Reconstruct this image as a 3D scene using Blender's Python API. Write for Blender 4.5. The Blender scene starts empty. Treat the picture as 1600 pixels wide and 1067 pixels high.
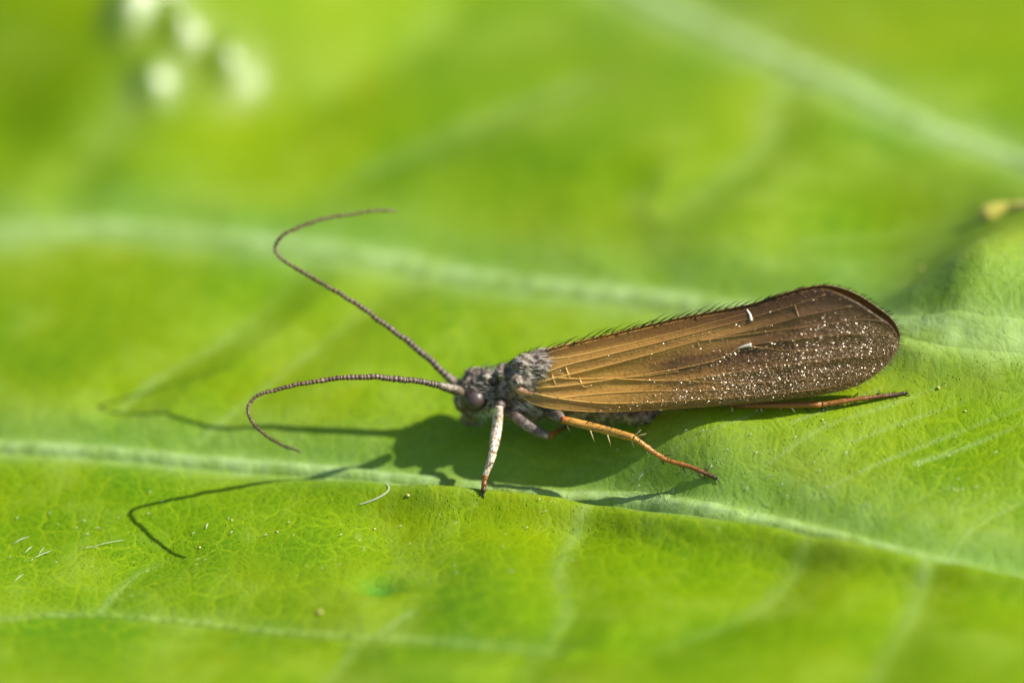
# Caddisfly resting on a large sunlit leaf, macro photograph.  1 Blender unit = 1 cm (see unit_settings below).
import bpy, bmesh, math, random
import numpy as np
from mathutils import Vector
sc = bpy.context.scene
sc.unit_settings.system = 'METRIC'; sc.unit_settings.scale_length = 0.01
rng = np.random.default_rng(7); random.seed(7)
# ---------------------------------------------------------------- camera geometry (1 unit = 1 cm)
PITCH = math.radians(28.0); DIST = 16.0; PPU = 615.0
CT, ST = math.cos(PITCH), math.sin(PITCH)
FWD = np.array((0.0, CT, -ST)); UP = np.array((0.0, ST, CT)); RIGHT = np.array((1.0, 0.0, 0.0))
AIM = UP * (149.5 / PPU)                      # the point in the middle of the picture; origin = leaf under the insect
CAM = AIM - FWD * DIST
def ray(px, py):
    px = np.asarray(px, float); py = np.asarray(py, float)
    return (FWD[None] + ((px - 800) / PPU / DIST)[..., None] * RIGHT + ((533.5 - py) / PPU / DIST)[..., None] * UP)
def at_depth(px, py, dep):
    r = ray(np.atleast_1d(px), np.atleast_1d(py)); return CAM + r * (DIST + np.atleast_1d(dep))[:, None]
def at_y(px, py, y):
    r = ray(np.atleast_1d(px), np.atleast_1d(py)); k = (np.atleast_1d(y) - CAM[1]) / r[:, 1]
    return CAM + r * k[:, None]
def project(P):
    P = np.atleast_2d(P) - CAM; d = P @ FWD
    return np.stack([800 + PPU * DIST * (P @ RIGHT) / d, 533.5 - PPU * DIST * (P @ UP) / d, d - DIST], 1)
# leaf surface control points: pixel and the distance behind the middle plane, judged from the sharpness
CTRL = [(-250,-150,2.4),(0,0,1.45),(250,40,1.38),(420,0,1.54),(800,0,1.85),(1200,0,1.65),(1600,0,1.5),(1900,0,1.5),
 (0,200,1.35),(400,200,1.3),(800,200,1.15),(1200,200,1.0),(1600,250,.85),(0,345,.95),(400,350,.85),(800,370,.75),(1200,340,.6),
 (1050,460,.4),(800,470,.45),(400,500,.5),(0,500,.62),(1300,430,.36),(1385,400,.45),
 (1500,515,-.12),(1600,522,-.13),(1750,530,-.15),(1410,500,-.04),(1500,450,-.1),(1600,450,-.1),(1600,390,-.03),(1505,400,-.02),(1450,385,.4),(1475,440,-.04),(1425,445,.22),
 (1500,290,.66),(1750,380,0),
 (0,600,.38),(400,600,.22),(0,690,.15),(480,718,.0),(700,735,-.08),(650,690,0),(960,756,-.17),(1200,800,-.33),(1600,882,-.55),(-250,680,.3),(1900,930,-.62),
 (800,683,-.03),(1000,690,-.15),(1000,620,.08),(1200,600,-.06),(1410,618,-.2),(1280,650,-.22),(1120,668,-.225),(1050,678,-.19),(1120,752,-.28),(1400,740,-.33),(1600,650,-.27),
 (190,824,-.1),(0,860,-.12),(300,865,-.2),(600,820,-.19),(755,785,-.16),(900,870,-.40),(1300,930,-.66),(1000,790,-.22),
 (0,1067,-.74),(400,1067,-.82),(800,1067,-.92),(1200,1067,-1.05),(1600,1067,-1.12),(-300,1200,-1.0),(800,1350,-1.5),(1900,1250,-1.6)]
_c = np.array(CTRL, float); _P = at_depth(_c[:,0], _c[:,1], _c[:,2])
_P = np.vstack([_P, [(-3.5,-1.5,-.5),(-3.5,3.5,.35),(3.8,-2.0,-.6),(3.8,1.0,.25),(3.8,4.0,.3),(0,4.6,.25),(0,-2.6,-1.2)]])
def _k(r2): return 0.5 * r2 * np.log(r2 + 1e-9)
def _tps(P, lam=0.0012):
    n = len(P); d2 = ((P[:,None,:2]-P[None,:,:2])**2).sum(2)
    A = np.zeros((n+3,n+3)); A[:n,:n] = _k(d2) + lam*np.eye(n); A[:n,n] = 1; A[:n,n+1:] = P[:,:2]
    A[n:,:n] = A[:n,n:].T; b = np.zeros(n+3); b[:n] = P[:,2]
    return np.linalg.solve(A,b)
_w = _tps(_P)
def base_z(x, y):
    x = np.asarray(x,float); y = np.asarray(y,float); sh = x.shape; x = x.ravel(); y = y.ravel()
    z = _w[-3] + _w[-2]*x + _w[-1]*y
    for i in range(len(_P)): z += _w[i]*_k((x-_P[i,0])**2+(y-_P[i,1])**2)
    return z.reshape(sh)
def on_leaf(px, py, zf=base_z):
    "first hit of the pixel's ray with the leaf"
    px = np.atleast_1d(np.asarray(px,float)); py = np.atleast_1d(np.asarray(py,float)); r = ray(px,py)
    t = np.linspace(DIST-2.2, DIST+6, 500); hit = np.full(len(px), np.nan)
    P = CAM + r[:,None,:]*t[None,:,None]; g = P[...,2]-zf(P[...,0],P[...,1])
    for i in range(len(px)):
        s = np.where((g[i,:-1]>0)&(g[i,1:]<=0))[0]
        if len(s):
            j=s[0]; hit[i]=t[j]+(t[j+1]-t[j])*g[i,j]/(g[i,j]-g[i,j+1])
        else: hit[i]=DIST+6
    return CAM + r*hit[:,None]
# ---------------------------------------------------------------- camera, world, sun, exposure
FOCUS = -0.21
cam_d = bpy.data.cameras.new('camera'); cam = bpy.data.objects.new('camera', cam_d); sc.collection.objects.link(cam)
cam.location = CAM; cam.rotation_euler = (math.pi/2 - PITCH, 0, 0)
cam_d.sensor_width = 36; cam_d.lens = 36*DIST*PPU/1600; cam_d.clip_start = 0.05; cam_d.clip_end = 4000
cam_d.dof.use_dof = True; cam_d.dof.focus_distance = DIST + FOCUS
cam_d.dof.aperture_fstop = cam_d.lens*1e-3/0.90          # aperture about 9 mm wide
sc.camera = cam
SUN = Vector((0.95, -0.05, 1.0)).normalized()              # towards the sun, read from the antenna shadows
world = bpy.data.worlds.new('World'); sc.world = world; world.use_nodes = True
wn = world.node_tree; bg = wn.nodes['Background']
sky = wn.nodes.new('ShaderNodeTexSky'); sky.sky_type = 'NISHITA'; sky.sun_disc = False
sky.sun_elevation = math.asin(SUN.z); sky.sun_rotation = math.atan2(SUN.x, SUN.y)
wn.links.new(sky.outputs[0], bg.inputs[0]); bg.inputs[1].default_value = 0.095
sd = bpy.data.lights.new('sun', 'SUN'); sd.energy = 5.0; sd.angle = math.radians(0.5); sd.color = (1.0, 0.955, 0.87)
so = bpy.data.objects.new('sun', sd); sc.collection.objects.link(so); so.location = (4, 0, 5)
so.rotation_euler = SUN.to_track_quat('Z', 'Y').to_euler()
vs = sc.view_settings; vs.view_transform = 'Standard'; vs.look = 'None'; vs.gamma = 1; vs.use_curve_mapping = False; vs.exposure = 0.64
sc.cycles.use_denoising = True; sc.cycles.sample_clamp_indirect = 6; sc.cycles.caustics_reflective = False
sc.cycles.transparent_max_bounces = 16
# ---------------------------------------------------------------- helpers
def link(o, parent=None):
    sc.collection.objects.link(o)
    if parent is not None: o.parent = parent; o.matrix_parent_inverse = parent.matrix_world.inverted()
    return o
def tag(o, label=None, cat=None, group=None, kind=None):
    for k, v in (('label', label), ('category', cat), ('group', group), ('kind', kind)):
        if v: o[k] = v
    return o
def empty(name, loc):
    o = bpy.data.objects.new(name, None); o.location = loc; o.empty_display_size = 0.05
    link(o); bpy.context.view_layer.update(); return o
def mesh_obj(name, V, F, mat, parent=None, smooth=True, attrs=None):
    me = bpy.data.meshes.new(name)
    V = np.asarray(V, np.float32); me.vertices.add(len(V)); me.vertices.foreach_set('co', V.ravel())
    if isinstance(F, np.ndarray): sizes = np.full(len(F), F.shape[1]); loops = F.ravel()
    else: sizes = np.array([len(f) for f in F]); loops = np.array([i for f in F for i in f])
    me.loops.add(len(loops)); me.loops.foreach_set('vertex_index', loops.astype(np.int32))
    me.polygons.add(len(sizes)); st = np.concatenate([[0], np.cumsum(sizes)[:-1]])
    me.polygons.foreach_set('loop_start', st.astype(np.int32))
    me.polygons.foreach_set('use_smooth', np.full(len(sizes), smooth))
    me.update(calc_edges=True); me.validate()
    for k, a in (attrs or {}).items():
        at = me.attributes.new(k, 'FLOAT', 'POINT'); at.data.foreach_set('value', np.asarray(a, np.float32))
    me.materials.append(mat)
    o = bpy.data.objects.new(name, me); link(o, parent); return o
def spline(pts, n):
    "Catmull-Rom through pts (any columns), n samples evenly by length of the first three"
    P = np.asarray(pts, float); Q = np.vstack([2*P[0]-P[1], P, 2*P[-1]-P[-2]]); out = []
    for i in range(len(P)-1):
        p0, p1, p2, p3 = Q[i:i+4]; t = np.linspace(0, 1, 24, endpoint=False)[:, None]
        out.append(0.5*(2*p1+(p2-p0)*t+(2*p0-5*p1+4*p2-p3)*t**2+(3*p1-p0-3*p2+p3)*t**3))
    out = np.vstack(out+[P[-1:]]); s = np.concatenate([[0], np.cumsum(np.linalg.norm(np.diff(out[:, :min(3, P.shape[1])], axis=0), axis=1))])
    u = np.linspace(0, s[-1], n); return np.stack([np.interp(u, s, out[:, k]) for k in range(P.shape[1])], 1)
def tube(P, R, n=10, flat=1.0, cap=True):
    P = np.asarray(P, float); m = len(P); R = np.broadcast_to(np.asarray(R, float), (m,))
    T = np.gradient(P, axis=0); T /= np.linalg.norm(T, axis=1)[:, None]+1e-12
    a = np.array((0, 0, 1.0)) if abs(T[0][2]) < .9 else np.array((0, 1.0, 0)); V = []
    nrm = a - T[0]*(a@T[0]); nrm /= np.linalg.norm(nrm)
    for i in range(m):
        nrm = nrm - T[i]*(nrm@T[i]); nrm /= np.linalg.norm(nrm); b = np.cross(T[i], nrm)
        th = np.linspace(0, 2*math.pi, n, endpoint=False)
        V.append(P[i]+R[i]*(np.cos(th)[:, None]*nrm*flat+np.sin(th)[:, None]*b))
    V = np.vstack(V); F = []
    for i in range(m-1):
        for j in range(n):
            k = (j+1) % n; F.append((i*n+j, i*n+k, (i+1)*n+k, (i+1)*n+j))
    if cap: F.append(tuple(range(n-1, -1, -1))); F.append(tuple((m-1)*n+j for j in range(n)))
    return V, F
class Bag:                                   # many small pieces of one uncountable mass
    def __init__(s): s.V = []; s.F = []; s.n = 0; s.A = []
    def add(s, V, F, a=None):
        s.V.append(np.asarray(V)); s.F += [tuple(i+s.n for i in f) for f in F]; s.n += len(V)
        s.A.append(np.full(len(V), 0.0 if a is None else a))
    def build(s, name, mat, parent, smooth=True):
        return mesh_obj(name, np.vstack(s.V), s.F, mat, parent, smooth, {'tint': np.concatenate(s.A)})
def hair(root, d, bend, length, r, seg=4):
    "a tapering bristle from root along d, bending towards bend"
    t = np.linspace(0, 1, seg+1)[:, None]
    P = np.asarray(root)+length*(np.asarray(d)*t+np.asarray(bend)*t**2*0.5)
    return tube(P, r*(1-0.85*t[:, 0]), 3, cap=False)
# ---- node helpers
def new_mat(name):
    m = bpy.data.materials.new(name); m.use_nodes = True; nt = m.node_tree; return m, nt, nt.nodes['Principled BSDF']
def nd(nt, typ, **kw):
    n = nt.nodes.new(typ)
    for k, v in kw.items():
        if k in n.inputs: n.inputs[k].default_value = v
        else: setattr(n, k, v)
    return n
def ramp(nt, stops, src, interp='LINEAR'):
    r = nt.nodes.new('ShaderNodeValToRGB'); r.color_ramp.interpolation = interp; e = r.color_ramp.elements
    while len(e) < len(stops): e.new(0.5)
    for i, (p, c) in enumerate(stops): e[i].position = p; e[i].color = (*c, 1) if len(c) == 3 else c
    nt.links.new(src, r.inputs[0]); return r.outputs[0]
def mixc(nt, fac, a, b, mode='MIX'):
    m = nt.nodes.new('ShaderNodeMix'); m.data_type = 'RGBA'; m.blend_type = mode
    for s, v in ((m.inputs[0], fac), (m.inputs[6], a), (m.inputs[7], b)):
        if hasattr(v, 'node'): nt.links.new(v, s)
        else: s.default_value = v if isinstance(v, (int, float)) else (*v, 1)
    return m.outputs[2]
def attr(nt, name): n = nt.nodes.new('ShaderNodeAttribute'); n.attribute_name = name; return n.outputs['Fac']
def math_n(nt, op, a, b=0.0):
    m = nt.nodes.new('ShaderNodeMath'); m.operation = op
    for s, v in ((m.inputs[0], a), (m.inputs[1], b)):
        if hasattr(v, 'node'): nt.links.new(v, s)
        else: s.default_value = v
    return m.outputs[0]
def noise(nt, scale, detail=3, rough=.55, vec=None):
    n = nd(nt, 'ShaderNodeTexNoise', Scale=scale, Detail=detail, Roughness=rough)
    if vec is not None: nt.links.new(vec, n.inputs['Vector'])
    return n.outputs['Fac']
def bump(nt, h, dist, strength=1.0, normal=None):
    b = nd(nt, 'ShaderNodeBump', Strength=strength, Distance=dist); nt.links.new(h, b.inputs['Height'])
    if normal is not None: nt.links.new(normal, b.inputs['Normal'])
    return b.outputs[0]
def geo_pos(nt): return nt.nodes.new('ShaderNodeNewGeometry').outputs['Position']

# ---------------------------------------------------------------- materials
def leaf_material():
    m, nt, p = new_mat('leaf_tissue'); L = nt.links.new; pos = geo_pos(nt)
    big = noise(nt, 1.7, 4, .55, pos); mid = noise(nt, 6, 5, .65, pos); fine = noise(nt, 55, 4, .7, pos)
    col = ramp(nt, [(.34, (.085, .21, .001)), (.48, (.175, .275, .001)), (.62, (.245, .31, .001))], big)
    col = mixc(nt, math_n(nt, 'MULTIPLY', ramp(nt, [(.35, (0, 0, 0)), (.65, (1, 1, 1))], mid), .5), col, (.085, .225, .002))
    col = mixc(nt, math_n(nt, 'MULTIPLY', ramp(nt, [(.4, (0, 0, 0)), (.68, (1, 1, 1))], fine), .4), col, (.20, .35, .006))
    cloud = ramp(nt, [(.5, (0, 0, 0)), (.75, (1, 1, 1))], noise(nt, 3.3, 5, .68, pos))
    col = mixc(nt, math_n(nt, 'MULTIPLY', cloud, .75), col, (.29, .43, .05))
    gr = ramp(nt, [(.38, (0, 0, 0)), (.62, (1, 1, 1))], noise(nt, 190, 3, .7, pos))
    col = mixc(nt, math_n(nt, 'MULTIPLY', gr, .3), col, mixc(nt, .55, col, (.03, .09, .001)))
    # areole network: warped cells with paler vein lines
    wv = nd(nt, 'ShaderNodeTexNoise', Scale=9.0, Detail=2); L(pos, wv.inputs['Vector'])
    sub = nt.nodes.new('ShaderNodeVectorMath'); sub.operation = 'MULTIPLY_ADD'
    L(wv.outputs['Color'], sub.inputs[0]); sub.inputs[1].default_value = (.09, .09, 0); L(pos, sub.inputs[2])
    def cells(sc_):
        v = nd(nt, 'ShaderNodeTexVoronoi', feature='DISTANCE_TO_EDGE', Scale=sc_); v.voronoi_dimensions = '2D'; L(sub.outputs[0], v.inputs['Vector']); return v.outputs['Distance']
    c1, c2 = cells(13), cells(42)
    l1 = ramp(nt, [(0, (1, 1, 1)), (.025, (.75,)*3), (.07, (0, 0, 0))], c1)
    l2 = ramp(nt, [(0, (1, 1, 1)), (.06, (.6,)*3), (.16, (0, 0, 0))], c2)
    brk = ramp(nt, [(.4, (0, 0, 0)), (.62, (1, 1, 1))], mid)
    lines = math_n(nt, 'ADD', math_n(nt, 'MULTIPLY', math_n(nt, 'MULTIPLY', l1, .38), math_n(nt, 'ADD', .6, brk)), math_n(nt, 'MULTIPLY', math_n(nt, 'MULTIPLY', l2, .32), math_n(nt, 'ADD', .6, brk)))
    col = mixc(nt, lines, col, (.27, .385, .006))
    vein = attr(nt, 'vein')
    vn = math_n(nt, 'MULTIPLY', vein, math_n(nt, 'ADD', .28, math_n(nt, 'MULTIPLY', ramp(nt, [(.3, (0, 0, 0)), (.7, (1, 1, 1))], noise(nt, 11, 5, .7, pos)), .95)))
    col = mixc(nt, vn, col, (.42, .57, .22))  # vein colour, which also carries the painted sky sheen behind midrib and rib
    col = mixc(nt, attr(nt, 'cool'), col, (.085, .27, .022))  # cool part of the painted sky sheen; also greens the dent
    # scattered pale flecks
    fl = nd(nt, 'ShaderNodeTexVoronoi', Scale=26.0); fl.voronoi_dimensions = '2D'; L(pos, fl.inputs['Vector'])
    fm = math_n(nt, 'MULTIPLY', ramp(nt, [(0, (1, 1, 1)), (.1, (1, 1, 1)), (.17, (0, 0, 0))], fl.outputs['Distance']), ramp(nt, [(.62, (0, 0, 0)), (.72, (1, 1, 1))], noise(nt, 11, 2, .5, pos)))
    col = mixc(nt, math_n(nt, 'MULTIPLY', fm, .5), col, (.4, .5, .12))
    L(col, p.inputs['Base Color'])
    p.inputs['Specular IOR Level'].default_value = .16
    gl = attr(nt, 'gloss'); L(math_n(nt, 'ADD', .11, math_n(nt, 'MULTIPLY', gl, .89)), p.inputs['Specular IOR Level'])
    L(math_n(nt, 'SUBTRACT', math_n(nt, 'ADD', .25, math_n(nt, 'MULTIPLY', mid, .22)), math_n(nt, 'MULTIPLY', gl, .16)), p.inputs['Roughness'])
    h = math_n(nt, 'ADD', math_n(nt, 'MULTIPLY', ramp(nt, [(0, (0, 0, 0)), (.3, (1, 1, 1))], c1), .9), math_n(nt, 'MULTIPLY', ramp(nt, [(0, (0, 0, 0)), (.4, (1, 1, 1))], c2), .55))
    h2 = math_n(nt, 'ADD', noise(nt, 140, 4, .65, pos), math_n(nt, 'MULTIPLY', noise(nt, 420, 2, .6, pos), .35))
    pv = nd(nt, 'ShaderNodeTexVoronoi', Scale=48.0, Randomness=1.0); pv.voronoi_dimensions = '2D'; L(pos, pv.inputs['Vector'])
    pap = math_n(nt, 'MULTIPLY', ramp(nt, [(0, (1, 1, 1)), (.05, (.8,)*3), (.12, (0, 0, 0))], pv.outputs['Distance']), ramp(nt, [(.5, (0, 0, 0)), (.6, (1, 1, 1))], noise(nt, 23, 2, .5, pos)))
    L(bump(nt, pap, .006, .8, bump(nt, h2, .004, .5, bump(nt, h, .005, .27))), p.inputs['Normal'])
    L(math_n(nt, 'MULTIPLY', gl, .5), p.inputs['Coat Weight']); p.inputs['Coat Roughness'].default_value = .3; p.inputs['Coat IOR'].default_value = 1.5
    tr = nt.nodes.new('ShaderNodeBsdfTranslucent'); L(mixc(nt, .6, col, (.3, .42, .01)), tr.inputs['Color'])
    mx = nt.nodes.new('ShaderNodeMixShader'); mx.inputs[0].default_value = .22
    L(p.outputs[0], mx.inputs[1]); L(tr.outputs[0], mx.inputs[2]); L(mx.outputs[0], nt.nodes['Material Output'].inputs['Surface'])
    return m
def simple(name, stops, scale, rough=.5, bmp=.002, bscale=200, spec=.5, at=None):
    m, nt, p = new_mat(name); pos = geo_pos(nt)
    src = attr(nt, at) if at else noise(nt, scale, 4, .6, pos)
    col = ramp(nt, stops, src)
    if at: col = mixc(nt, math_n(nt, 'MULTIPLY', noise(nt, scale, 4, .6, pos), .5), col, (.5, .5, .5), 'OVERLAY')
    nt.links.new(col, p.inputs['Base Color']); p.inputs['Roughness'].default_value = rough; p.inputs['Specular IOR Level'].default_value = spec
    if bmp: nt.links.new(bump(nt, noise(nt, bscale, 3, .6, pos), bmp, .7), p.inputs['Normal'])
    return m
def wing_material():
    m, nt, p = new_mat('wing_membrane'); L = nt.links.new; pos = geo_pos(nt); u = attr(nt, 'along'); t = attr(nt, 'across')
    mp = nt.nodes.new('ShaderNodeMapping'); mp.inputs['Scale'].default_value = (7, 95, 95); L(pos, mp.inputs['Vector'])
    streak = noise(nt, 1.0, 4, .6, mp.outputs[0]); fine = noise(nt, 130, 3, .6, pos); blot = noise(nt, 9, 3, .5, pos)
    col = ramp(nt, [(0, (.95, .62, .19)), (.18, (.94, .55, .125)), (.38, (.66, .35, .075)), (.58, (.33, .17, .05)), (.8, (.18, .10, .045)), (1, (.23, .15, .072))],
               math_n(nt, 'ADD', u, math_n(nt, 'MULTIPLY', math_n(nt, 'SUBTRACT', streak, .5), .35)))
    top = ramp(nt, [(.0, (1, 1, 1)), (.09, (.8,)*3), (.16, (0, 0, 0))], t)
    col = mixc(nt, math_n(nt, 'MULTIPLY', top, .75), col, (.07, .035, .014))
    low = ramp(nt, [(.78, (0, 0, 0)), (.97, (1, 1, 1))], t)
    col = mixc(nt, math_n(nt, 'MULTIPLY', low, .4), col, (.17, .13, .03))
    gold = math_n(nt, 'MULTIPLY', ramp(nt, [(.12, (0, 0, 0)), (.2, (1, 1, 1)), (.34, (1, 1, 1)), (.44, (0, 0, 0))], t), ramp(nt, [(.05, (0, 0, 0)), (.15, (1, 1, 1)), (.5, (.8,)*3), (.68, (0, 0, 0))], u))
    col = mixc(nt, math_n(nt, 'MULTIPLY', gold, .55), col, (.72, .42, .11))
    # dark cloud in the middle cells, pale window beside it
    dk = math_n(nt, 'MULTIPLY', ramp(nt, [(.25, (0, 0, 0)), (.42, (1, 1, 1)), (.6, (1, 1, 1)), (.75, (0, 0, 0))], u), ramp(nt, [(.32, (0, 0, 0)), (.45, (1, 1, 1)), (.55, (1, 1, 1)), (.68, (0, 0, 0))], t))
    col = mixc(nt, math_n(nt, 'MULTIPLY', math_n(nt, 'MULTIPLY', dk, blot), 1.5), col, (.09, .05, .03))
    col = mixc(nt, math_n(nt, 'MULTIPLY', fine, .35), col, mixc(nt, .5, col, (.02, .012, .006)))
    L(col, p.inputs['Base Color']); p.inputs['Roughness'].default_value = .42; p.inputs['Specular IOR Level'].default_value = .45
    L(bump(nt, math_n(nt, 'ADD', streak, fine), .003, .6), p.inputs['Normal'])
    tr = nt.nodes.new('ShaderNodeBsdfTranslucent'); L(mixc(nt, .5, col, (.6, .33, .06)), tr.inputs['Color'])
    mx = nt.nodes.new('ShaderNodeMixShader'); mx.inputs[0].default_value = .35; L(p.outputs[0], mx.inputs[1]); L(tr.outputs[0], mx.inputs[2])
    tp = nt.nodes.new('ShaderNodeBsdfTransparent'); tp.inputs[0].default_value = (.85, .66, .33, 1)
    mx2 = nt.nodes.new('ShaderNodeMixShader'); L(ramp(nt, [(0, (.42,)*3), (.3, (.24,)*3), (.6, (.07,)*3)], u), mx2.inputs[0])
    L(mx.outputs[0], mx2.inputs[1]); L(tp.outputs[0], mx2.inputs[2]); L(mx2.outputs[0], nt.nodes['Material Output'].inputs['Surface'])
    return m
def antenna_material():
    m, nt, p = new_mat('antenna_rings'); L = nt.links.new; s = attr(nt, 'ring'); u = attr(nt, 'along')
    w = math_n(nt, 'FRACT', s); band = ramp(nt, [(0, (1, 1, 1)), (.22, (1, 1, 1)), (.34, (0, 0, 0)), (.88, (0, 0, 0)), (1, (1, 1, 1))], w)
    dark = ramp(nt, [(0, (.05, .036, .026)), (.4, (.065, .036, .02)), (1, (.12, .075, .036))], u)
    pale = ramp(nt, [(0, (.26, .19, .13)), (.4, (.28, .16, .085)), (1, (.2, .13, .065))], u)
    L(mixc(nt, math_n(nt, 'MULTIPLY', band, .85), dark, pale), p.inputs['Base Color']); p.inputs['Roughness'].default_value = .45; return m
M = {}
M['leaf'] = leaf_material()
M['ground'] = simple('grassy_soil', [(.3, (.03, .05, .012)), (.6, (.06, .11, .02)), (.8, (.09, .10, .04))], 1.2, .9, .2, 3)
M['body'] = simple('body_cuticle', [(.33, (.045, .030, .018)), (.47, (.14, .10, .066)), (.6, (.29, .23, .16)), (.75, (.5, .43, .33))], 60, .4, .006, 90)
M['abdomen'] = M['body']
M['eye'] = simple('compound_eye', [(.35, (.035, .02, .015)), (.65, (.075, .048, .038))], 30, .36, .0012, 260, .6)
M['wing'] = wing_material()
M['vein'] = simple('wing_vein', [(0, (.93, .58, .17)), (.25, (.7, .38, .085)), (.6, (.28, .145, .042)), (1, (.19, .11, .045))], 40, .4, 0, at='tint')
M['pale_vein'] = simple('pale_crossvein', [(.3, (.75, .66, .5)), (.7, (.85, .78, .66))], 60, .4, 0)
M['setae'] = simple('glossy_setae', [(.3, (.2, .11, .035)), (.7, (.28, .16, .055))], 40, .25, 0, spec=1.0)
M['setae'].node_tree.nodes['Principled BSDF'].inputs['Specular Tint'].default_value = (1, .9, .76, 1)
M['dark_hair'] = simple('dark_bristle', [(.3, (.012, .01, .008)), (.7, (.04, .03, .02))], 30, .35, 0)
M['pale_hair'] = simple('pale_hair', [(.3, (.5, .42, .3)), (.7, (.85, .8, .7))], 30, .25, 0, spec=1.0)
M['antenna'] = antenna_material()
M['orange_leg'] = simple('orange_leg', [(0, (.42, .10, .015)), (.08, (.52, .25, .04)), (.5, (.54, .27, .045)), (.68, (.42, .16, .022)), (.9, (.20, .06, .014)), (1, (.03, .015, .01))], 70, .38, .002, 220, at='tint')
M['pale_leg'] = simple('pale_mottled_leg', [(.33, (.16, .085, .05)), (.42, (.5, .37, .25)), (.55, (.74, .6, .45)), (.75, (.8, .68, .52))], 75, .42, .003, 160)
M['brown_leg'] = simple('brown_leg', [(0, (.34, .13, .02)), (.5, (.24, .085, .014)), (1, (.02, .013, .01))], 60, .4, .002, 200, at='tint')
M['grey_leg'] = simple('grey_brown_leg', [(.3, (.05, .034, .024)), (.5, (.15, .11, .085)), (.75, (.33, .27, .22))], 60, .42, .004, 150)
M['spur'] = simple('pale_spur', [(.3, (.5, .36, .18)), (.7, (.7, .55, .3))], 30, .35, 0)
M['tegula'] = simple('wing_root', [(.3, (.3, .11, .05)), (.5, (.5, .26, .13)), (.7, (.7, .48, .33))], 60, .35, .003, 120)
M['pollen'] = simple('pollen', [(.3, (.4, .36, .06)), (.7, (.55, .5, .2))], 60, .5, 0)
M['fibre'] = simple('white_fibre', [(.3, (.6, .6, .5)), (.7, (.8, .8, .7))], 30, .4, 0)
M['dry'] = simple('dry_yellow_tissue', [(.3, (.38, .36, .04)), (.5, (.5, .44, .07)), (.7, (.6, .52, .2))], 12, .6, .01, 40)
# ---------------------------------------------------------------- ground far below
mesh_obj('ground', [(-600, -600, -26), (600, -600, -26), (600, 600, -26), (-600, 600, -26)], [(0, 1, 2, 3)], M['ground'])
tag(bpy.data.objects['ground'], kind='structure')

# ---------------------------------------------------------------- leaf: ribs and veins (pixel polylines dropped onto the leaf surface)
RIBS = [  # name, polyline, half width, colour strength, furrow depth, ridge
 ('midrib', [(-300,672),(-120,682),(0,690),(160,701),(300,709),(480,719),(600,731),(700,740),(800,748),(880,757),(960,764),(1080,783),(1200,808),(1300,830),(1400,854),(1500,872),(1600,890),(1800,925)], .042, 1.0, .030, .010),
 ('rib', [(-300,345),(0,352),(150,345),(300,358),(450,375),(600,400),(720,423),(850,440),(950,452),(1060,466),(1180,484),(1290,498),(1400,508),(1500,514),(1600,522),(1800,534)], .072, .95, .010, .010),
 ('rib', [(900,-70),(1030,0),(1110,40),(1200,80),(1290,120),(1400,175),(1500,215),(1600,255),(1800,330)], .075, 1.0, .006, .016),
 ('rib', [(-200,980),(0,968),(60,960),(160,956),(300,963),(420,976),(560,991),(700,1004),(860,1016)], .034, .28, .010, .0)]
FINE = [(1040,772,1120,716,1200,690),(1085,783,1150,740,1235,708),(1165,798,1250,748,1340,716),(1255,820,1330,776,1420,742),(1320,835,1400,792,1490,752),(1390,852,1460,812,1560,762),(1240,660,1320,628,1400,590),(1330,690,1420,652,1520,612),(1430,720,1510,690,1600,650),(1450,505,1475,470,1500,440),(1550,518,1580,480,1620,440),(985,768,1040,728,1090,706)]
VEINS = [ # polyline, half width, colour strength
 ([(950,756),(1003,723),(1060,693),(1117,668),(1200,640)], .007, .75), ([(1129,780),(1194,729),(1246,693),(1295,664),(1400,625),(1500,585),(1600,556)], .006, .55),
 ([(1206,811),(1295,762),(1376,721),(1466,681),(1560,640),(1640,610)], .006, .6), ([(1474,867),(1519,819),(1600,772),(1700,730)], .010, .6),
 ([(870,753),(905,722),(960,700)], .008, .6), ([(1275,838),(1242,892),(1194,936),(1112,977),(1020,1010)], .026, .28), ([(1458,876),(1440,915),(1417,965),(1372,1038),(1340,1100)], .026, .38),
 ([(940,775),(906,820),(875,882),(885,958),(850,1016),(800,1090)], .024, .34), ([(635,741),(607,796),(613,834),(624,872),(658,906)], .014, .14),
 ([(150,955),(185,920),(215,895),(250,880)], .012, .4), ([(640,958),(570,1000),(530,1040),(480,1090)], .014, .45),
 ([(190,640),(240,592),(330,540),(420,470),(480,400)], .016, .35), ([(300,690),(420,600),(520,520),(640,420)], .016, .35),
 ([(900,128),(790,175),(700,215),(620,247),(525,295),(400,350)], .030, .55), ([(1240,100),(1205,160),(1192,220),(1130,275),(1060,320)], .030, .75),
 ([(1240,380),(1320,372),(1400,365),(1470,352)], .02, .45), ([(205,160),(175,205),(125,270),(100,345)], .045, .5),
 ([(700,0),(640,70),(560,120),(480,170)], .03, .3), ([(1512,513),(1535,480),(1575,440),(1640,380)], .010, .8), ([(1435,508),(1450,480),(1470,455)], .008, .6), ([(1590,522),(1620,470),(1680,430)], .010, .6),
 ([(1050,466),(990,380),(985,300)], .02, .3)]
def polyline_world(pts, n):
    q = spline(np.array(pts, float), n); P = on_leaf(q[:, 0], q[:, 1]); return P
VEINS += [([(f[0], f[1]), (f[2], f[3]), (f[4], f[5])], .0055, .62) for f in FINE]
VEINS = [(a, w*1.5, s*.5) if np.mean([q[1] for q in a]) < 440 and a[0][0] < 1480 else (a, w, s) for a, w, s in VEINS]
RW = [polyline_world(r[1], 60) for r in RIBS]; VW = [polyline_world(v[0], 26) for v in VEINS]
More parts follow.
